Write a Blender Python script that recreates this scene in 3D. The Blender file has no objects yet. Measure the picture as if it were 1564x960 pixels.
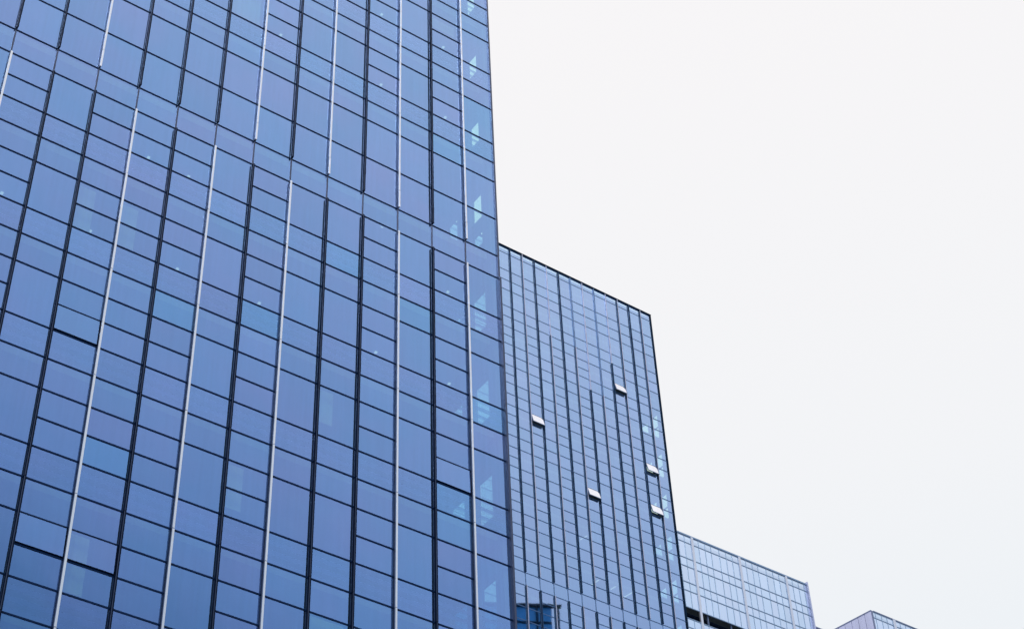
import bpy, math, random
import mathutils
random.seed(7)
scene = bpy.context.scene
C = bpy.context.collection
rad = math.radians

# ------------------------------------------------------------------ camera
AZ, EL, RO = 0.64912012, 0.74913636, -0.05024011
FPX = 2778.49
fw = mathutils.Vector((math.sin(AZ)*math.cos(EL), math.cos(AZ)*math.cos(EL), math.sin(EL)))
rt = mathutils.Vector((math.cos(AZ), -math.sin(AZ), 0))
up = rt.cross(fw)
cr = math.cos(RO)*rt + math.sin(RO)*up
cu = -math.sin(RO)*rt + math.cos(RO)*up
cam_data = bpy.data.cameras.new('camera')
cam = bpy.data.objects.new('camera', cam_data); C.objects.link(cam)
cam.matrix_world = mathutils.Matrix(((cr.x, cu.x, -fw.x, 0), (cr.y, cu.y, -fw.y, 0), (cr.z, cu.z, -fw.z, 0), (0, 0, 0, 1)))
cam_data.sensor_width = 36; cam_data.lens = FPX/1564*36
cam_data.clip_start = 0.1; cam_data.clip_end = 6000
scene.camera = cam
GZ = -1.6                                    # ground, eye height below the camera

# ------------------------------------------------------------------ sky
SUN_EL, SUN_AZ = 52, 215                     # behind the photographer, veiled by cloud
world = bpy.data.worlds.new('World'); scene.world = world; world.use_nodes = True
nt = world.node_tree; nt.nodes.clear()
def N(tree, t, **kw):
    n = tree.nodes.new(t)
    for k, v in kw.items():
        if k.startswith('i_'): n.inputs[int(k[2:])].default_value = v
        else: setattr(n, k, v)
    return n
out = N(nt, 'ShaderNodeOutputWorld')
sky = N(nt, 'ShaderNodeTexSky', sky_type='NISHITA'); sky.sun_disc = False
sky.sun_elevation = rad(SUN_EL); sky.sun_rotation = rad(SUN_AZ)
bg1 = N(nt, 'ShaderNodeBackground'); bg1.inputs[1].default_value = 0.1
nt.links.new(sky.outputs[0], bg1.inputs[0])
tc = N(nt, 'ShaderNodeTexCoord'); sx = N(nt, 'ShaderNodeSeparateXYZ')
nt.links.new(tc.outputs['Generated'], sx.inputs[0])
def ramp(tree, stops):
    r = tree.nodes.new('ShaderNodeValToRGB'); e = r.color_ramp.elements
    while len(e) < len(stops): e.new(0.5)
    for k, (p, c) in enumerate(stops): e[k].position = p; e[k].color = (*c, 1)
    return r
# cloud deck: thin and bright to the north, greyer low in the unseen south, graded for the glass reflections
rN = ramp(nt, [(0.0, (.62, .69, .76)), (.48, (.865, .91, .95)), (.60, (.925, .935, .955)), (.78, (.965, .95, .96)), (1, (.98, .97, .98))])
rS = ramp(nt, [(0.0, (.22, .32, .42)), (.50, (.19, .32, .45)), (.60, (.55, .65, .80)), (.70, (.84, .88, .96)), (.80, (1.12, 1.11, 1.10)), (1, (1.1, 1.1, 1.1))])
nt.links.new(sx.outputs[2], rN.inputs[0])
nz = N(nt, 'ShaderNodeTexNoise'); nz.inputs['Scale'].default_value = 2.2; nz.inputs['Detail'].default_value = 4
nt.links.new(tc.outputs['Generated'], nz.inputs[0])
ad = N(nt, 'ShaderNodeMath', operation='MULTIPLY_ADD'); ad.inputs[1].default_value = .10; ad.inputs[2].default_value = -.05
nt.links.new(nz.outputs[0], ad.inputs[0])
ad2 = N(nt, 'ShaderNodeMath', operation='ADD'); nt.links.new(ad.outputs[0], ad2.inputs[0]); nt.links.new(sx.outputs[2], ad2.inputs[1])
mxx = N(nt, 'ShaderNodeMath', operation='MULTIPLY_ADD'); mxx.inputs[1].default_value = .35; mxx.inputs[2].default_value = -.105   # added brightening to the south-east, lifts the far block's reflections
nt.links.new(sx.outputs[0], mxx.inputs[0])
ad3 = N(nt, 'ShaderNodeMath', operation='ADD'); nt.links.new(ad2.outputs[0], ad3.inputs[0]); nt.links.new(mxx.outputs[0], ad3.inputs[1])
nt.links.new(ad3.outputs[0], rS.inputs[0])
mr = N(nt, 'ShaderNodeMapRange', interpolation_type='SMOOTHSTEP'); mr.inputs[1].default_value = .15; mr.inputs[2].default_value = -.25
nt.links.new(sx.outputs[1], mr.inputs[0])
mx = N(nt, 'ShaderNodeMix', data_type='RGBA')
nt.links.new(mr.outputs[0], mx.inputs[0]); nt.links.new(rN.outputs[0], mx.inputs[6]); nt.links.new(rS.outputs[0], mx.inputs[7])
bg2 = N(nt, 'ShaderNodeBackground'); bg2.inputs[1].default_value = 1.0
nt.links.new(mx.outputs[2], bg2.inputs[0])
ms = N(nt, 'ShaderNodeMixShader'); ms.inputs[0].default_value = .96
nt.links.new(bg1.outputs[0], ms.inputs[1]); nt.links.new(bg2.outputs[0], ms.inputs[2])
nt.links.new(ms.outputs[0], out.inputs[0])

# ------------------------------------------------------------------ sun (veiled)
sd = bpy.data.lights.new('sun', 'SUN'); sd.energy = 1.2; sd.angle = rad(20); sd.color = (1, .96, .92)
sun = bpy.data.objects.new('sun', sd); C.objects.link(sun)
a = rad(SUN_AZ)
sdir = mathutils.Vector((math.sin(a)*math.cos(rad(SUN_EL)), math.cos(a)*math.cos(rad(SUN_EL)), math.sin(rad(SUN_EL))))
sun.rotation_euler = sdir.to_track_quat('Z', 'Y').to_euler()
scene.view_settings.view_transform = 'Standard'; scene.view_settings.look = 'None'
scene.view_settings.exposure = 0; scene.view_settings.gamma = 1
scene.view_settings.use_curve_mapping = False

# ------------------------------------------------------------------ materials
def mat_plain(name, col, rough=.5, metal=0.0, var=.10, scale=3.0, spec=.5, streak=True):
    m = bpy.data.materials.new(name); m.use_nodes = True; t = m.node_tree
    b = t.nodes['Principled BSDF']
    b.inputs['Roughness'].default_value = rough; b.inputs['Metallic'].default_value = metal
    b.inputs['Specular IOR Level'].default_value = spec
    c = N(t, 'ShaderNodeTexCoord'); mp = N(t, 'ShaderNodeMapping'); mp.inputs['Scale'].default_value = (scale, scale, scale*.12 if streak else scale)
    n = N(t, 'ShaderNodeTexNoise'); n.inputs['Scale'].default_value = 1; n.inputs['Detail'].default_value = 5
    t.links.new(c.outputs['Object'], mp.inputs[0]); t.links.new(mp.outputs[0], n.inputs[0])
    r = ramp(t, [(.25, tuple(x*(1-var) for x in col)), (.75, tuple(min(1, x*(1+var)) for x in col))])
    t.links.new(n.outputs[0], r.inputs[0]); t.links.new(r.outputs[0], b.inputs['Base Color'])
    return m

def mat_glass(name, ca, cb, trans, bright=1.0, wob=.004, frit=.07, frit_step=.24):
    """coated facade glass: tinted mirror plus a little view into the rooms; 'pane' = (hue, value, frit)"""
    m = bpy.data.materials.new(name); m.use_nodes = True; t = m.node_tree; t.nodes.clear(); L = t.links.new
    o = N(t, 'ShaderNodeOutputMaterial'); geo = N(t, 'ShaderNodeNewGeometry')
    at = N(t, 'ShaderNodeAttribute', attribute_name='pane'); sp = N(t, 'ShaderNodeSeparateColor'); L(at.outputs['Color'], sp.inputs[0])
    # soft mottling of the coating + vertical rain streaks
    n1 = N(t, 'ShaderNodeTexNoise'); n1.inputs['Scale'].default_value = .55; n1.inputs['Detail'].default_value = 3; L(geo.outputs['Position'], n1.inputs[0])
    mp = N(t, 'ShaderNodeMapping'); mp.inputs['Scale'].default_value = (9, 9, .35); L(geo.outputs['Position'], mp.inputs[0])
    n2 = N(t, 'ShaderNodeTexNoise'); n2.inputs['Scale'].default_value = 1; n2.inputs['Detail'].default_value = 4; L(mp.outputs[0], n2.inputs[0])
    hue = N(t, 'ShaderNodeMath', operation='MULTIPLY_ADD'); hue.inputs[1].default_value = .7; L(n1.outputs[0], hue.inputs[0])
    h0 = N(t, 'ShaderNodeMath', operation='SUBTRACT'); h0.inputs[1].default_value = .35; L(sp.outputs[0], h0.inputs[0]); L(h0.outputs[0], hue.inputs[2])
    mc = N(t, 'ShaderNodeMix', data_type='RGBA'); mc.inputs[6].default_value = (*ca, 1); mc.inputs[7].default_value = (*cb, 1); L(hue.outputs[0], mc.inputs[0])
    st = N(t, 'ShaderNodeMapRange'); st.inputs[1].default_value = .3; st.inputs[2].default_value = .7; st.inputs[3].default_value = .975; st.inputs[4].default_value = 1.025; L(n2.outputs[0], st.inputs[0])
    # printed frit lines on the spandrel lights
    sz = N(t, 'ShaderNodeSeparateXYZ'); L(geo.outputs['Position'], sz.inputs[0])
    dv = N(t, 'ShaderNodeMath', operation='DIVIDE'); dv.inputs[1].default_value = frit_step; L(sz.outputs[2], dv.inputs[0])
    fr = N(t, 'ShaderNodeMath', operation='FRACT'); L(dv.outputs[0], fr.inputs[0])
    gt = N(t, 'ShaderNodeMapRange', interpolation_type='SMOOTHSTEP'); gt.inputs[1].default_value = .35; gt.inputs[2].default_value = .75; L(fr.outputs[0], gt.inputs[0])
    ff = N(t, 'ShaderNodeMath', operation='MULTIPLY'); L(gt.outputs[0], ff.inputs[0]); L(sp.outputs[2], ff.inputs[1])
    fb = N(t, 'ShaderNodeMath', operation='MULTIPLY_ADD'); fb.inputs[1].default_value = frit; fb.inputs[2].default_value = 1; L(ff.outputs[0], fb.inputs[0])
    v1 = N(t, 'ShaderNodeMath', operation='MULTIPLY'); L(st.outputs[0], v1.inputs[0]); L(fb.outputs[0], v1.inputs[1])
    v2 = N(t, 'ShaderNodeMath', operation='MULTIPLY'); L(v1.outputs[0], v2.inputs[0]); L(sp.outputs[1], v2.inputs[1])
    v3 = N(t, 'ShaderNodeMath', operation='MULTIPLY'); v3.inputs[1].default_value = bright*2; L(v2.outputs[0], v3.inputs[0])
    vc = N(t, 'ShaderNodeVectorMath', operation='SCALE'); L(mc.outputs[2], vc.inputs[0]); L(v3.outputs[0], vc.inputs['Scale'])
    # slight pillowing of the panes
    n3 = N(t, 'ShaderNodeTexNoise'); n3.inputs['Scale'].default_value = .8; n3.inputs['Detail'].default_value = 1; L(geo.outputs['Position'], n3.inputs[0])
    bp = N(t, 'ShaderNodeBump'); bp.inputs['Strength'].default_value = 1; bp.inputs['Distance'].default_value = wob; L(n3.outputs[0], bp.inputs['Height'])
    fz = N(t, 'ShaderNodeFresnel'); fz.inputs[0].default_value = 1.5
    mf = N(t, 'ShaderNodeMix', data_type='RGBA'); L(fz.outputs[0], mf.inputs[0]); L(vc.outputs[0], mf.inputs[6]); mf.inputs[7].default_value = (.9, .93, 1, 1)
    gl = N(t, 'ShaderNodeBsdfGlossy'); gl.inputs['Roughness'].default_value = .02; L(mf.outputs[2], gl.inputs['Color']); L(bp.outputs[0], gl.inputs['Normal'])
    tr = N(t, 'ShaderNodeBsdfTransparent')
    tf = N(t, 'ShaderNodeMix', data_type='RGBA'); tf.inputs[6].default_value = (*trans, 1); tf.inputs[7].default_value = (*[x*.25 for x in trans], 1); L(ff.outputs[0], tf.inputs[0])
    L(tf.outputs[2], tr.inputs[0])
    ads = N(t, 'ShaderNodeAddShader'); L(gl.outputs[0], ads.inputs[0]); L(tr.outputs[0], ads.inputs[1])
    clear = N(t, 'ShaderNodeBsdfTransparent')
    mixb = N(t, 'ShaderNodeMixShader'); L(geo.outputs['Backfacing'], mixb.inputs[0]); L(ads.outputs[0], mixb.inputs[1]); L(clear.outputs[0], mixb.inputs[2])
    L(mixb.outputs[0], o.inputs[0])
    return m

M = {}
M['glass'] = mat_glass('blue_coated_glass', (.128, .30, .575), (.205, .278, .57), (.37, .52, .38), 1.02, frit=.045, frit_step=.36)
M['glass_side'] = mat_glass('clear_side_glass', (.10, .12, .16), (.12, .12, .16), (.56, .70, .62), .5)
M['glass2'] = mat_glass('pale_blue_glass', (.345, .52, .80), (.385, .51, .80), (.36, .46, .36), .90, wob=.0008, frit=0)
M['glass3'] = mat_glass('grey_green_glass', (.62, .74, .88), (.68, .76, .90), (.08, .10, .10), 1.1, wob=.002, frit=0)
M['vent'] = mat_glass('vent_glass', (.78, .79, .87), (.82, .81, .88), (.04, .05, .06), 1.0, frit=0)
M['frame'] = mat_plain('navy_frame', (.002, .022, .085), .6, 0, .15, spec=.1)
M['dark'] = mat_plain('dark_navy_metal', (.002, .010, .035), .6, 0, .2, spec=.07)
M['cap'] = mat_plain('fin_edge_metal', (.06, .08, .15), .4, .5, .15)
M['steel'] = mat_plain('steel_blue_metal', (.20, .25, .40), .5, .25, .12, spec=.3)
M['white'] = mat_plain('white_lacquered_metal', (.92, .92, .98), .32, .6, .05)
M['mullion'] = mat_plain('slate_mullion_metal', (.07, .09, .17), .4, .3, .12)
M['frame2'] = mat_plain('mid_blue_frame', (.09, .19, .40), .45, .2, .12)
M['dark2'] = mat_plain('teal_black_metal', (.002, .022, .055), .6, 0, .2, spec=.07)
M['steel2'] = mat_plain('dark_steel_blade', (.02, .065, .13), .5, .1, .15, spec=.3)
M['mull2'] = mat_plain('pale_blue_mullion', (.16, .27, .48), .4, .3, .1)
M['light2'] = mat_plain('lavender_mullion', (.62, .64, .82), .4, .3, .06)
M['wall'] = mat_plain('side_cladding', (.10, .11, .15), .6, 0, .12, .8)
M['inner'] = mat_plain('interior_plaster', (.16, .17, .19), .8, 0, .2, .7, streak=False)
M['slab'] = mat_plain('concrete_slab', (.20, .21, .23), .8, 0, .15, 1.0, streak=False)
M['stone'] = mat_plain('lavender_stone_pilaster', (.84, .84, .95), .35, .6, .08, 1.2)
M['parapet'] = mat_plain('parapet_panel', (.42, .47, .62), .5, .1, .08, 1.0)
M['frame3'] = mat_plain('teal_grey_frame', (.33, .46, .66), .4, .5, .1)
M['bars3'] = mat_plain('pale_glazing_bar', (.52, .64, .80), .4, .5, .1)
M['clad'] = mat_plain('lilac_metal_cladding', (.68, .69, .92), .4, .5, .07, 1.5)
M['seam'] = mat_plain('cladding_seam', (.28, .32, .50), .6, 0, .1)
M['blind'] = mat_plain('blind_fabric', (.32, .33, .35), .8, 0, .06, 1.5)
M['roof'] = mat_plain('roof_gravel', (.25, .25, .26), .9, 0, .2, 1, streak=False)
M['opp'] = mat_plain('saturated_blue_panel', (.02, .30, .66), .35, 0, .15, 1)
M['asphalt'] = mat_plain('asphalt', (.05, .05, .052), .85, 0, .3, 2, streak=False)
M['paving'] = mat_plain('granite_paving', (.30, .29, .28), .8, 0, .15, 1.5, streak=False)
M['ground'] = mat_plain('concrete_ground', (.20, .20, .19), .9, 0, .2, .2, streak=False)
M['paint'] = mat_plain('road_paint', (.75, .75, .73), .6, 0, .06, 2, streak=False)
M['kerb'] = mat_plain('kerb_stone', (.38, .37, .36), .8, 0, .1, 2, streak=False)
lm = bpy.data.materials.new('ceiling_lamp_glow'); lm.use_nodes = True
lt = lm.node_tree; lt.nodes.clear(); e = N(lt, 'ShaderNodeEmission'); e.inputs[0].default_value = (.85, .97, 1, 1); e.inputs[1].default_value = .5
o_ = N(lt, 'ShaderNodeOutputMaterial'); lt.links.new(e.outputs[0], o_.inputs[0]); M['lamp'] = lm

# ------------------------------------------------------------------ mesh helpers
class MB:
    def __init__(s): s.v = []; s.f = []; s.m = []; s.c = []
    def hexa(s, p, mi=0, col=(.5, .5, 0)):
        n = len(s.v); s.v += [tuple(q) for q in p]
        for q in ((0, 3, 2, 1), (4, 5, 6, 7), (0, 1, 5, 4), (1, 2, 6, 5), (2, 3, 7, 6), (3, 0, 4, 7)):
            s.f.append(tuple(n+k for k in q)); s.m.append(mi); s.c.append(col)
    def box(s, x0, x1, y0, y1, z0, z1, mi=0, col=(.5, .5, 0)):
        s.hexa([(x0, y0, z0), (x1, y0, z0), (x1, y1, z0), (x0, y1, z0), (x0, y0, z1), (x1, y0, z1), (x1, y1, z1), (x0, y1, z1)], mi, col)
    def build(s, name, mats, parent=None, kind=None, label=None):
        me = bpy.data.meshes.new(name); me.from_pydata(s.v, [], s.f)
        for m_ in (mats if isinstance(mats, (list, tuple)) else [mats]): me.materials.append(m_)
        me.polygons.foreach_set('material_index', s.m)
        at = me.attributes.new('pane', 'FLOAT_COLOR', 'CORNER')
        d = []
        for p, c in zip(me.polygons, s.c): d += [c[0], c[1], c[2], 1.0]*p.loop_total
        at.data.foreach_set('color', d)
        o = bpy.data.objects.new(name, me); C.objects.link(o)
        if parent is not None: o.parent = parent; o.location = -parent.location
        if kind: o['kind'] = kind
        if label: o['label'] = label
        return o
def thing(name, label, cat, loc, group=None):
    o = bpy.data.objects.new(name, None); C.objects.link(o); o.location = loc
    o.empty_display_size = .5; o['label'] = label; o['category'] = cat
    if group: o['group'] = group
    return o
RM = mathutils.Matrix((cr, cu, fw))
def proj(x, y, z):
    v = RM @ mathutils.Vector((x, y, z))
    if v.z <= 0: return (-9999, -9999)
    return (782+FPX*v.x/v.z, 480-FPX*v.y/v.z)
def shown(x0, x1, y, z0, z1, hide=None):
    """rough picture area of a pane"""
    n = 0
    for i in range(4):
        for j in range(4):
            p = (x0+(x1-x0)*(i+.5)/4, y, z0+(z1-z0)*(j+.5)/4); q = proj(*p)
            if 0 <= q[0] < 1564 and 0 <= q[1] < 960 and not (hide and hide(p)): n += 1
    if not n: return 0
    a_, b_, c_ = proj(x0, y, z0), proj(x1, y, z0), proj(x0, y, z1)
    return n/16*abs((b_[0]-a_[0])*(c_[1]-a_[1])-(b_[1]-a_[1])*(c_[0]-a_[0]))

def place_panes(panes, y, mat, parent, hide=None, th=.03, name='window_pane'):
    panes = [(shown(p[0]+.02, p[1]-.02, y, p[2], p[3], hide), p) for p in panes]
    panes.sort(key=lambda q: -q[0])
    rest = MB()
    for k, (a_, p) in enumerate(panes):
        mb = MB() if (k < 100 and a_ > 0) else rest
        mb.box(p[0], p[1], y, y+th, p[2], p[3], 0, p[4])
        if mb is not rest: mb.build(name, mat, parent)
    if rest.v: rest.build('glass_panes', mat, parent, kind='stuff')

# ================================================================== ground
g = MB(); g.box(-2500, 2500, -2500, 2500, GZ-1, GZ); g = g.build('ground', M['ground']); g['kind'] = 'structure'
g = MB(); g.box(-300, 400, 8, 20, GZ+.002, GZ+.006); g = g.build('road', M['asphalt']); g['kind'] = 'structure'
g = MB()
for k in range(-40, 60): g.box(k*7, k*7+3, 13.92, 14.08, GZ+.008, GZ+.012)
g = g.build('road_marking', M['paint']); g['kind'] = 'structure'
g = MB(); g.box(-300, 400, 20.3, 39, GZ+.002, GZ+.13); g.box(-300, 400, -12, 7.7, GZ+.002, GZ+.13)
g = g.build('pavement', M['paving']); g['kind'] = 'structure'
g = MB()
for k in range(-150, 200):
    g.box(k*2+.01, k*2+1.99, 20, 20.3, GZ+.002, GZ+.135); g.box(k*2+.01, k*2+1.99, 7.7, 8, GZ+.002, GZ+.135)
g = g.build('kerb', M['kerb']); g['kind'] = 'structure'

# ================================================================== main tower
D, X0, W, FL = 39.306, 9.786, 1.5, 4.357
ZA, ZB, ZU = 48.62, 47.44, 52.74          # band between the two fin runs; first regular level above
LO, HI, LEFT = -14, 13, -14
XR = X0+13*W
tower = thing('glass_tower', 'tall dark blue glass tower filling the left half, with black and white vertical fins', 'office tower', (X0, D, GZ))
levels = []                                # (z, vision_mid)
z = ZB; n = 0
while ZB-FL*n > 3:
    b = ZB-FL*n; levels += [(b, 0), (b-1.04, 1), (b-2.07, 0), (b-3.20, 0)]; n += 1
zlow = ZB-FL*n; levels += [(zlow, 0), (GZ+.2, 0)]
levels += [(ZA, 0), (50.62, 0)]
for n in range(0, 6):
    b = ZU+FL*n; levels += [(b, 0), (b+1.12, 0), (b+2.25, 0), (b+3.29, 1)]
ztop = ZU+FL*6; levels.append((ztop, 0))
levels.sort()
merged = {1, 5, 7, 8, 10, 12, -1, -3, -4, -6, -9, -11, -13}
ajar = {(2, 36.64), (2, 28.97), (3, 28.97), (11, 36.64)}
def is_ajar(c, zz): return any(c == a_ and abs(zz-b_) < .12 for a_, b_ in ajar)
panes = []; vents = []
for c in range(LEFT, 13):
    lv = [z for z, mid in levels if not (mid and c in merged)]
    for z0, z1 in zip(lv, lv[1:]):
        low = z0 < ZA
        frit = 0
        if z0 < ZB-.1:
            ph = ((ZB-z1)/FL) % 1
            frit = 1 if abs(ph-2.07/FL) < .02 else 0
        elif z0 > ZU:
            ph = ((z0-ZU)/FL) % 1
            frit = 1 if abs(ph-1.12/FL) < .02 else 0
        h = random.choice((.38, .45, .45, .5, .5, .55, .66)); v = random.gauss(.5, .010)
        if random.random() < .04: h = .1; v += .01
        col = (max(0, h), max(.44, min(.56, v)), frit)
        xa, xb = X0+c*W+.02, X0+(c+1)*W-.02
        if is_ajar(c, z0): vents.append((xa, xb, z0, z1, col, c)); continue
        panes.append((xa, xb, z0+.015, z1-.015, col))
place_panes(panes, D, M['glass'], tower)

def awning(xa, xb, y, z0, z1, out_, fmat, pmat, parent, col, fw_=.05, label=None):
    """top-hung vent: frame + pane swung out at the bottom"""
    h = z1-z0; s = out_/h; c = math.sqrt(1-s*s)
    def P(x, u, w):                        # u down from hinge, w outward from the sash plane
        return (x, y-.02-u*s-w*c, z1-.02-u*c+w*s)
    def slab(mb, x0, x1, u0, u1, w0, w1, cc=(.5, .5, 0)):
        mb.hexa([P(x0, u1, w1), P(x1, u1, w1), P(x1, u1, w0), P(x0, u1, w0), P(x0, u0, w1), P(x1, u0, w1), P(x1, u0, w0), P(x0, u0, w0)], 0, cc)
    f = MB(); H = h-.05
    slab(f, xa, xa+fw_, 0, H, -.03, .03); slab(f, xb-fw_, xb, 0, H, -.03, .03)
    slab(f, xa+fw_, xb-fw_, 0, fw_, -.03, .03); slab(f, xa+fw_, xb-fw_, H-fw_, H, -.03, .03)
    fo = f.build('awning_window', fmat, parent, label=label)
    p = MB(); slab(p, xa+fw_+.002, xb-fw_-.002, fw_+.002, H-fw_-.002, .0, .025, col)
    po = p.build('pane', pmat); po.parent = fo
    st = MB()
    for xx in (xa+fw_*1.3, xb-fw_*1.3-.02):
        ym = y-.02-H*.75*s; zm = z1-.02-H*.75*c
        st.hexa([(xx, ym, zm), (xx+.02, ym, zm), (xx+.02, y+.05, zm-.12), (xx, y+.05, zm-.12), (xx, ym, zm+.02), (xx+.02, ym, zm+.02), (xx+.02, y+.05, zm-.10), (xx, y+.05, zm-.10)])
    so = st.build('stay', fmat); so.parent = fo
    return fo
for xa, xb, z0, z1, col, c in vents:
    awning(xa+.03, xb-.03, D+.02, z0+.01, z1, .018, M['dark'], M['glass'], tower, col, .018)

# transoms: full-width rails per level, short glazing bars where only some bays are split
def rails(levels_, x_of, c0, c1, merged_, y, hz, mat, parent, zmin, xmax=1e9, hide=None):
    bars = []
    for z, mid in levels_:
        if z < zmin or mid == 2: continue
        if not mid:
            t = MB(); t.box(x_of(c0)+.03, min(x_of(c1)-.03, xmax), y-.018, y+.06, z-hz, z+hz); t.build('transom', mat, parent); continue
        c = c0
        while c < c1:
            if c in merged_: c += 1; continue
            s_ = c
            while c < c1 and c not in merged_: c += 1
            xa, xb = x_of(s_)+.03, min(x_of(c)-.03, xmax)
            bars.append((shown(xa, xb, y, z-hz, z+hz, hide), xa, xb, z))
    bars.sort(key=lambda q: -q[0]); rest = MB()
    for k, (ar, xa, xb, z) in enumerate(bars):
        t = MB() if (ar > 0 and k < 100) else rest
        t.box(xa+.003, xb-.003, y-.018, y+.06, z-hz, z+hz)
        if t is not rest: t.build('glazing_bar', mat, parent)
    if rest.v: rest.build('glazing_bars', mat, parent, kind='stuff')
rails(levels, lambda c: X0+c*W, LEFT, 13, merged, D, .026, M['frame'], tower, 8)
# slim mullions behind everything
for k in range(LEFT, 13):
    t = MB(); x = X0+k*W
    t.box(x-.03, x+.03, D-.02, D+.12, GZ+.15, ztop)
    t.build('mullion', M['mullion'], tower)

def fin(x, y, zlo, zhi, joint0, fl, style, parent, mats=None, sc=1.0):
    """vertical fin: dark gasket root, blade, nose; cut at every storey"""
    cuts = [zlo]; j = joint0
    while j-fl > zlo: j -= fl
    while j < zlo+.4: j += fl
    while j < zhi-.4: cuts.append(j); j += fl
    cuts.append(zhi)
    m = MB(); nose = MB()
    for a_, b_ in zip(cuts, cuts[1:]):
        g_ = .010
        jx = random.gauss(0, .003)
        m.box(x-.034*sc, x+.034*sc, y-.045*sc, y-.022, a_+g_, b_-g_, 0)
        m.box(x-.030*sc+jx, x+.030*sc+jx, y-(.122 if style == 'light' else .105)*sc, y-.045*sc-.002, a_+g_, b_-g_, 1 if style == 'light' else 0)
        if style == 'light':
            nose.box(x-.034*sc+jx, x+.034*sc+jx, y-.130*sc, y-.122*sc-.001, a_+g_, b_-g_, 0)
        else:
            m.box(x-.034*sc+jx, x+.034*sc+jx, y-.122*sc, y-.105*sc-.002, a_+g_, b_-g_, 0)
            nose.box(x-.030*sc+jx, x-.012*sc+jx, y-.132*sc, y-.122*sc-.002, a_+g_, b_-g_, 0)
    o = m.build('fin', mats[:2], parent)
    n_ = nose.build('fin_edge', mats[2], o); n_.location = (0, 0, 0)
    return o
MD = [M['dark'], M['steel'], M['white']]; MK = [M['dark'], M['dark'], M['cap']]
lower_light = {0, 3, 5, 7, 10, 12, -3, -5, -8, -10, -13}
upper_light = {2, 6, 8, 10, 12, -2, -5, -7, -11}
for k in range(LEFT, 13):
    l = k in lower_light
    fin(X0+k*W, D, 4, ZB-.04, 44.21, FL, 'light' if l else 'dark', tower, MD if l else MK)
    l = k in upper_light
    fin(X0+k*W, D, ZA+.02, ztop+.6, 53.88, FL, 'light' if l else 'dark', tower, MD if l else MK)
# corner posts
t = MB(); t.box(XR-.05, XR+.03, D-.13, D+.10, GZ+.1, ZB); t.box(XR-.05, XR+.03, D-.06, D+.10, ZB+.02, ztop+.6)
t.build('corner_post', M['mullion'], tower)
# side wall with the slots seen from inside through the end bays
side = MB(); sg = MB()
floors = [ZB-FL*n for n in range(0, 11)] + [ZU+FL*n for n in range(0, 6)]
cols_hi = [(D+.60, D+1.42), (D+2.28, D+3.12)]; cols_lo = [(D+.56, D+1.72), (D+2.2, D+3.3)]
spans = []
for n in range(0, 11): b = ZB-FL*n; spans.append((b-2.05, b))
spans += [(49.74, 50.73), (51.19, 52.84)]
for n in range(1, 6): b = ZU+FL*n; spans.append((b-1.45, b+.12))
spans = sorted(s for s in spans if s[0] > 3)
yb = D+26
for cols_y, zb, zt in ((cols_lo, GZ, ZB+.3), (cols_hi, ZB+.302, ztop)):
    ye = [D+.10] + [v for c in cols_y for v in c] + [yb]
    for k in range(0, len(ye)-1, 2): side.box(XR-.25, XR, ye[k], ye[k+1], zb, zt)
    for y0, y1 in cols_y:
        zc = zb
        for s0, s1 in spans:
            if s0 < zb or s1 > zt: continue
            side.box(XR-.248, XR-.002, y0+.001, y1-.001, zc, s0); zc = s1
            sg.box(XR-.10, XR-.07, y0+.001, y1-.001, s0, s1)
        side.box(XR-.248, XR-.002, y0+.001, y1-.001, zc, zt)
side.build('side_wall', M['wall'], tower); sg.build('side_glass', M['glass_side'], tower, kind='stuff')
# interior: slabs, core, ceiling lamps
sl = MB(); XL = X0+LEFT*W
for b in floors: 
    if b > 3: sl.box(XL+.3, XR-.26, D+.35, yb-.3, b+1.15, b+1.45)
sl.build('floor_slab', M['slab'], tower)
t = MB(); t.box(XL+.3, XR-2.6, D+6, D+6.3, GZ, ztop-.1); t.build('core_wall', M['inner'], tower)
t = MB(); t.box(XL, XL+.25, D+.1, yb, GZ, ztop); t.box(XL+.26, XR-.26, yb-.25, yb, GZ, ztop); t.build('rear_wall', M['wall'], tower)
t = MB(); t.box(XL+.26, XR-.26, D+.35, yb-.26, ztop-.02, ztop+.3); t.build('roof', M['roof'], tower)
rb_ = random.Random(5)
for i in range(12):                        # pale roller blinds pulled down to different heights
    c = rb_.randrange(0, 12); fl_ = rb_.choice([f for f in floors if 20 < f < 66 and abs(f-ZB-1) > 3])
    h = rb_.uniform(.5, 1.9); xa = X0+c*W+.12; xb = xa+rb_.choice((.6, 1.26, 1.26))
    t = MB(); t.box(xa, xb, D+.22, D+.24, fl_-h, fl_+.05); t.build('roller_blind', M['blind'], tower)
def lampspot(px, py, zc, r=.05):
    d = mathutils.Vector(((px-782)/FPX, -(py-480)/FPX, 1)); w = d.x*cr+d.y*cu+d.z*fw
    w = w*(zc/w.z); return w
lamps = [(3,294,0),(138,352,0),(227,240,0),(271,410,1),(288,269,0),(396,462,1),(429,53,9),(584,345,8),(583,22,9),(582,129,10),(677,72,9),(680,179,10),(684,445,1),(574,537,1),(686,585,1)]
for px, py, _ in lamps:
    d = mathutils.Vector(((px-782)/FPX, -(py-480)/FPX, 1)); w = d.x*cr+d.y*cu+d.z*fw; w = w/w.y
    zg = w.z*D
    cz = min((b+1.14 for b in floors if b+1.14 > zg+.3), default=None)
    if cz is None: continue
    y = cz/w.z
    if y > D+5: y = D+5
    p = w*y
    t = MB(); t.box(p.x-.045, p.x+.045, p.y-.045, p.y+.045, cz-.05, cz); t.build('ceiling_lamp', M['lamp'], tower)

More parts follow.
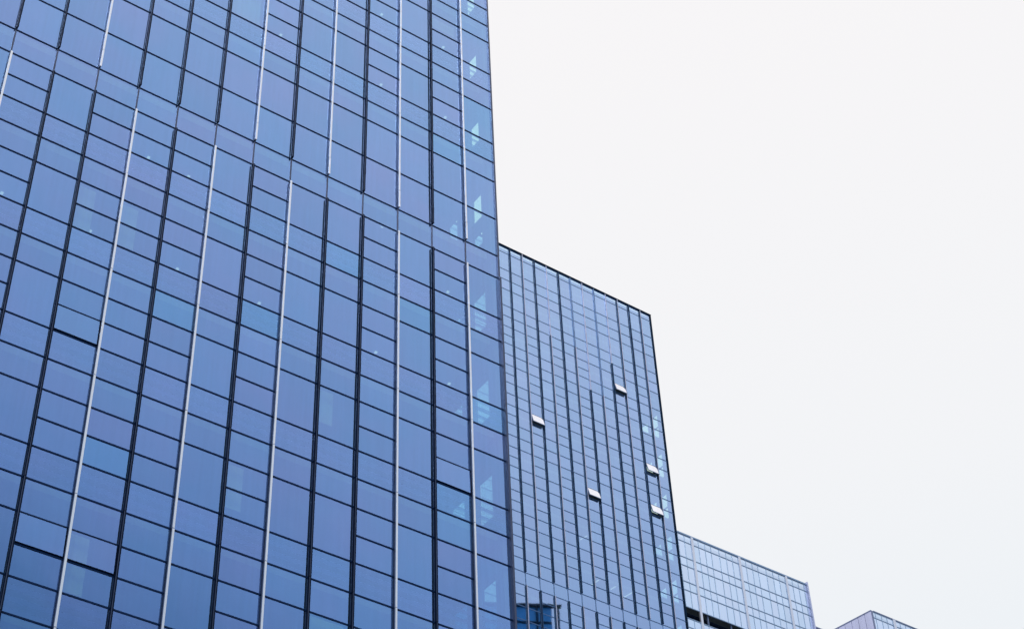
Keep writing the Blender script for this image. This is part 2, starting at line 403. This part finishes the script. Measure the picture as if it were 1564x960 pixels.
# ================================================================== second tower
Y2 = 95.0; w2 = 1.455*.95*1.0082; X2 = (73.62*1.0082+.227)*.95; F2 = 4.76*.95*1.00823
NC0 = -14; X2R = (92.47*1.0082+.227)*.95
def zz(r): return (r*1.00823+.428)*.95
def zd(r): return r*1.00823*.95
t2 = thing('glass_tower', 'lighter blue glass tower behind the tall one, five vents propped open', 'office tower', (X2, Y2, GZ))
lev2 = []
E0 = zz(87.59)
ntop = 7                                    # base index of last storey (120.9)
for n in range(-17, ntop+1):
    b = E0+F2*n
    if n == -1 or True:
        lev2 += [(b, 0), (b-zd(1.31), 0), (b-zd(2.6), 0), (b-zd(3.7), 2 if n == ntop else 1)]
ztop2 = zz(124.05)
lev2 += [(zz(123.2), 0), (ztop2-.05, 0)]
# the mullion-only band between the fin runs: 86.27 .. 85.0
lev2 = sorted(l for l in lev2 if l[0] > 4)
m2 = {1, 3, 5, 7, 8, 10, 12, -1, -3, -5, -6, -8, -10, -12, -14}
def hide2(p): return p[0]/p[1] < .738
pan2 = []; vent2 = []
opened = [(9, 112.38), (2, 103.96), (11, 103.96), (6, 98.1), (11, 99.27)]
for c in range(NC0, 13):
    lv = [z for z, mid in lev2 if not (mid == 2 or (mid == 1 and c in m2))]
    for z0, z1 in zip(lv, lv[1:]):
        col = (random.choice((.35, .45, .55, .7)), max(.46, min(.55, random.gauss(.5, .010))), 0)
        xa = X2+c*w2+.02; xb = X2+(c+1)*w2-.02
        if c == 12: xb = X2R-.03
        if any(c == a_ and abs(z1-zz(b_)) < .2 for a_, b_ in opened):
            vent2.append((xa, xb, z0, z1)); continue
        pan2.append((xa, xb, z0+.02, z1-.02, col))
place_panes(pan2, Y2, M['glass2'], t2, hide2)
for (xa, xb, z0, z1) in vent2:
    awning(xa+.04, xb-.04, Y2, z0, z1, .27, M['frame2'], M['vent'], t2, (.5, .5, 0), .05)
rails(lev2, lambda c: X2+c*w2, NC0, 13, m2, Y2, .036, M['frame2'], t2, zz(72), X2R-.05, hide2)
for k in range(NC0, 13):
    x = X2+k*w2; t = MB(); t.box(x-.04, x+.04, Y2-.02, Y2+.12, GZ+.15, ztop2-.05)
    t.build('mullion', M['mull2'], t2)
start = {4: 114.85, 6: 114.75, 7: 110.1, 8: 110.05, 9: 114.8}
ML2 = [M['dark2'], M['steel2'], M['light2']]; MK2 = [M['dark2'], M['dark2'], M['frame2']]
BRK, BRK2 = zz(86.27), zz(85.02)
for k in range(NC0, 13):
    x = X2+k*w2; lt_ = (k % 2 == 0); top = zz(start[k]) if k in start else ztop2-.05
    fin(x, Y2, BRK+.03, top, zz(96), F2, 'light' if lt_ else 'dark', t2, ML2 if lt_ else MK2, 1.15)
    if k in start:
        t = MB(); t.box(x-.05, x+.05, Y2-.09, Y2-.022, top+.02, ztop2-.06); t.build('slim_mullion', M['light2'] if k in (4, 7, 9) else M['mull2'], t2)
    fin(x, Y2, 30, BRK2-.03, zz(96), F2, 'dark' if lt_ else 'light', t2, MK2 if lt_ else ML2, 1.15)
t = MB(); t.box(X2+NC0*w2-.2, X2R+.05, Y2-.12, Y2+.2, ztop2-.04, ztop2+.06); t.build('coping', M['dark2'], t2)
t = MB(); t.box(X2R-.05, X2R+.02, Y2-.12, Y2+.1, GZ+.1, ztop2-.06); t.build('corner_post', M['dark2'], t2)
sd2 = MB(); sg2 = MB(); yb2 = Y2+22
sp2 = [(E0+F2*n-zd(2.9), E0+F2*n+.05) for n in range(-16, 6)]
sp2 = [s for s in sp2 if s[0] > 4]
cy2 = [(Y2+.4, Y2+1.5), (Y2+1.8, Y2+2.9), (Y2+3.3, Y2+4.4)]
ye = [Y2+.10] + [v for c in cy2 for v in c] + [yb2]
for k in range(0, len(ye)-1, 2): sd2.box(X2R-.25, X2R, ye[k], ye[k+1], GZ, ztop2-.06)
for y0, y1 in cy2:
    zc = GZ
    for s0, s1 in sp2:
        sd2.box(X2R-.248, X2R-.002, y0, y1, zc, s0); zc = s1
        sg2.box(X2R-.10, X2R-.07, y0, y1, s0, s1)
        zm = s0+(s1-s0)*.45
        sd2.box(X2R-.2, X2R-.12, y0, y1, zm-.06, zm+.06)
    sd2.box(X2R-.248, X2R-.002, y0, y1, zc, ztop2-.06)
sd2.build('side_wall', M['wall'], t2); sg2.build('side_glass', M['glass_side'], t2, kind='stuff')
XL2 = X2+NC0*w2
sl = MB()
for n in range(-16, 8):
    b = E0+F2*n
    if b > 4 and b+1.6 < ztop2: sl.box(XL2+.3, X2R-.26, Y2+.3, yb2-.3, b+1.25, b+1.55)
sl.build('floor_slab', M['slab'], t2)
t = MB(); t.box(XL2+.3, X2R-5, Y2+7, Y2+7.3, GZ, ztop2-.4); t.build('core_wall', M['inner'], t2)
t = MB(); t.box(XL2, XL2+.25, Y2+.1, yb2, GZ, ztop2-.06); t.box(XL2+.26, X2R-.26, yb2-.25, yb2, GZ, ztop2-.06); t.build('rear_wall', M['wall'], t2)
t = MB(); t.box(XL2+.26, X2R-.26, Y2+.22, yb2-.26, ztop2-.35, ztop2-.1); t.build('roof', M['roof'], t2)
for (u0, r0, u1, r1) in ((81.21, 92.03, 82.0, 92.74), (82.07, 87.66, 82.89, 88.46), (84.14, 87.96, 84.73, 88.56), (85.54, 87.66, 86.49, 88.54)):
    u0, u1, r0, r1 = u0*1.0082+.227, u1*1.0082+.227, r0*1.00823+.428, r1*1.00823+.428
    rr = (r0+r1)/2; n = 1 if rr > 90 else 0
    cz = E0+F2*n+1.2
    y0, y1 = cz/(r1/100), cz/(r0/100)
    y0 = max(y0, Y2+.4)
    m = MB(); a0, a1 = u1/100*y0, u0/100*y1
    m.hexa([(a0-.03, y0, cz-.06), (a0+.03, y0, cz-.06), (a1+.03, y1, cz-.06), (a1-.03, y1, cz-.06), (a0-.03, y0, cz), (a0+.03, y0, cz), (a1+.03, y1, cz), (a1-.03, y1, cz)])
    m.build('strip_light', M['lamp'], t2)

# ================================================================== third and fourth blocks
Y3 = 150.0
def pale_block(root, xl, xr, ztop, pil, y, rows, recess, w_pil, zmin=95, hide=None, pan_name='window_pane'):
    fr3 = (.12, .14, .13, .185, .15, .135, .14)
    panes = []; cuts = []
    for a_, b_ in zip(pil, pil[1:]):
        u = a_+w_pil/2; tot = (b_-a_-w_pil); xs = [u]
        for f in fr3: u += f*tot; xs.append(u)
        cuts += xs
        for x0, x1 in zip(xs, xs[1:]):
            if x1 < xl or x0 > xr: continue
            for z0, z1 in zip(rows, rows[1:]):
                if recess and z0 >= recess[0]-.01 and z1 <= recess[1]+.01: continue
                panes.append((max(x0, xl), min(x1, xr), z0, z1, (random.random()*.8+.1, random.gauss(.5, .012)-(.06 if z0 > ztop-1.6 else 0), 0)))
    place_panes(panes, y, M['glass3'], root, hide, .03, pan_name)
    for z in rows:
        t = MB(); t.box(xl, xr, y-.06, y+.05, z-.06, z+.06); t.build('transom', M['frame3'], root)
    m = MB()
    for x in cuts:
        if xl < x < xr: m.box(x-.035, x+.035, y-.05, y+.04, zmin, (recess[0] if recess else ztop)); 
        if xl < x < xr and recess: m.box(x-.035, x+.035, y-.05, y+.04, recess[1], ztop)
    m.build('glazing_bars', M['bars3'], root, kind='stuff')
    for x in pil:
        if xl-.5 < x < xr+.5:
            t = MB(); t.box(x-w_pil/2, x+w_pil/2, y-.14, y+.1, GZ, ztop+.05); t.build('pilaster', M['stone'], root)
t3 = thing('office_block', 'pale grey glass block with slim lilac pilasters and a dark open band', 'office building', (150, Y3, GZ))
x3l, x3r, z3 = 118.0, 108.66*1.5*1.00532+.5265, 97.24*1.5*1.00743+.75
def q3(z): return z*1.00743+.75
rows3 = [145.84, 144.7, 142.02, 140.62, 137.97, 136.57, 133.85, 132.05]
zc = 132.05
while zc > 60: zc -= 1.4; rows3.append(zc); zc -= 2.65; rows3.append(zc)
rows3 = sorted(q3(z) for z in rows3)
R0, R1 = q3(132.05), q3(133.85)
pil3 = [x*1.00532+.5265 for x in (115.8, 124.4, 133.0, 141.63, 150.2, 158.9, 167.5)]
def hide3(p): return p[0]/p[1] < .925 and p[2]/p[1] < 1.24
pale_block(t3, x3l, x3r-.25, z3, pil3, Y3, rows3, (R0, R1), .40, 60, hide3)
t = MB(); t.box(x3l, x3r, Y3-.12, Y3+.3, z3, z3+.22); t.build('coping', M['frame3'], t3)
t = MB(); t.box(x3r-.24, x3r, Y3-.3, Y3+.3, GZ, z3+.42); t.build('corner_post', M['clad'], t3)
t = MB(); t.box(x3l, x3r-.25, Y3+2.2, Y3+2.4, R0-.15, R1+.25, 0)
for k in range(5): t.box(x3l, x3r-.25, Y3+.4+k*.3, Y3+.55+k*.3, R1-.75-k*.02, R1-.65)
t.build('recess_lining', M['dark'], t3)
t = MB(); t.box(x3l, x3r-.25, Y3+.08, Y3+2.2, R0-.3, R0-.1); t.build('recess_sill', M['parapet'], t3)
t = MB()
for k in range(12): 
    x = x3l+1.7+k*4.1
    if x < x3r-1: t.box(x-.09, x+.09, Y3+.15, Y3+.35, R0-.1, R1-.05)
t.build('recess_posts', M['steel'], t3)
t = MB()
t.box(x3r-.3, x3r-.02, Y3+.32, Y3+20, GZ, z3); t.box(x3l, x3r-.31, Y3+19.7, Y3+20, GZ, z3); t.box(x3l, x3l+.3, Y3+2.5, Y3+19.6, GZ, z3)
t.build('side_wall', M['clad'], t3)
t = MB(); t.box(x3l+.31, x3r-.31, Y3+.35, Y3+19.6, z3-.6, z3-.2); t.build('roof', M['roof'], t3)
t = MB(); t.box(x3l, x3r-.4, Y3+3, Y3+3.3, GZ, z3-.7); t.build('core_wall', M['inner'], t3)

t4 = thing('office_block', 'farthest block showing only its lilac top corner at the bottom right', 'office building', (175.6, Y3, GZ))
x4, z4 = 117.05*1.5*1.00574+.426, 97.36*1.5*1.00762+.7215
pil4 = [x4-4.3, 181.6, 190.2, 198.9, 207.6, 216.2]
rows4 = sorted(z*1.00762+.7215 for z in [146.02, 145.0, 142.3, 140.9, 138.2, 136.8, 134.1, 132.7, 130, 128.6, 125.9, 124.5])
pale_block(t4, x4+.35, 214.3, z4, pil4, Y3, rows4, None, .55, 100)
dx, dy = -.1666, .9860
t = MB()
def sidequad(mb, s0, s1, z0, z1, o0, o1, mi=0):
    P = lambda s, o: (x4+dx*s-dy*o, Y3+dy*s+dx*o)
    a_, b_, c_, d_ = P(s0, o1), P(s0, o0), P(s1, o0), P(s1, o1)
    mb.hexa([(*a_, z0), (*b_, z0), (*c_, z0), (*d_, z0), (*a_, z1), (*b_, z1), (*c_, z1), (*d_, z1)], mi)
s = 0.0
while s < 30:
    sidequad(t, s+.03, s+1.17, GZ, z4-.02, -.3, 0); s += 1.2
t.build('side_cladding', M['clad'], t4)
t = MB(); sidequad(t, .31, 30, GZ, z4-.3, -.5, -.31); t.build('cladding_backing', M['seam'], t4)
t = MB(); sidequad(t, -.02, 30, z4, z4+.16, -.4, .05); t.box(x4+.42, 214.6, Y3-.1, Y3+.35, z4, z4+.16); t.build('coping', M['seam'], t4)
t = MB(); t.box(x4+.02, x4+.33, Y3-.04, Y3+.1, GZ, z4-.02); t.build('corner_post', M['seam'], t4)
t = MB(); t.box(x4+.6, 214, Y3+.4, Y3+29, z4-.5, z4-.2); t.build('roof', M['roof'], t4)
t = MB(); t.box(x4+.6, 214, Y3+3, Y3+3.3, GZ, z4-.6); t.box(214.3, 214.6, Y3+.1, Y3+29, GZ, z4); t.build('core_wall', M['inner'], t4)

t5 = thing('link_building', 'sliver of lilac parapet low down between the pilastered block and the farthest corner block', 'building', (168, 157.5, GZ))
t = MB(); t.box(164.6, 175.3, 157.5, 157.9, GZ, 147.65); t.build('wall', M['clad'], t5)
t = MB(); t.box(164.5, 175.4, 157.4, 165, 147.67, 147.9); t.build('coping', M['seam'], t5)

# ================================================================== block across the street, mirrored in the second tower
t6 = thing('office_building', 'deep blue glass block mirrored low in the lighter tower beside the tall one', 'office building', (112, 38, GZ))
import cmath
ang = math.atan2(2.6, 4.8)
cxm, cym, ztm = 117.1, 190-147.4, .8542*147.4   # mirrored top corner
ux, uy = -math.cos(ang), -math.sin(ang)        # runs left/back from that corner
def rb(mb, s0, s1, o0, o1, z0, z1, mi=0):
    P = lambda s, o: (cxm+ux*s-uy*(-o), cym+uy*s+ux*(-o))
    a_, b_, c_, d_ = P(s0, o0), P(s0, o1), P(s1, o1), P(s1, o0)
    pts = [(*a_, z0), (*b_, z0), (*c_, z0), (*d_, z0), (*a_, z1), (*b_, z1), (*c_, z1), (*d_, z1)]
    ar = (b_[0]-a_[0])*(c_[1]-a_[1])-(b_[1]-a_[1])*(c_[0]-a_[0])
    if ar < 0: pts = [pts[q] for q in (0, 3, 2, 1, 4, 7, 6, 5)]
    mb.hexa(pts, mi)
t = MB(); rb(t, 1.2, 34, -14, 0, GZ, ztm-.4); t.build('wall', M['opp'], t6)
t = MB(); rb(t, 0, 34.3, -.2, .4, ztm-.39, ztm-.1); t.build('coping', M['dark2'], t6)
for k in range(6):
    t = MB(); zc = ztm-2.6-k*2.6; rb(t, 1.2, 34, .005, .12, zc-.14, zc+.14); t.build('transom', M['dark2'], t6)
for k in range(8):
    t = MB(); s = 3.0+k*3.4; rb(t, s-.12, s+.12, .125, .3, ztm-30, ztm-.41); t.build('mullion', M['dark2'], t6)
t = MB(); rb(t, .3, .55, .05, .3, ztm-30, ztm-.41); t.build('corner_post', M['dark2'], t6)
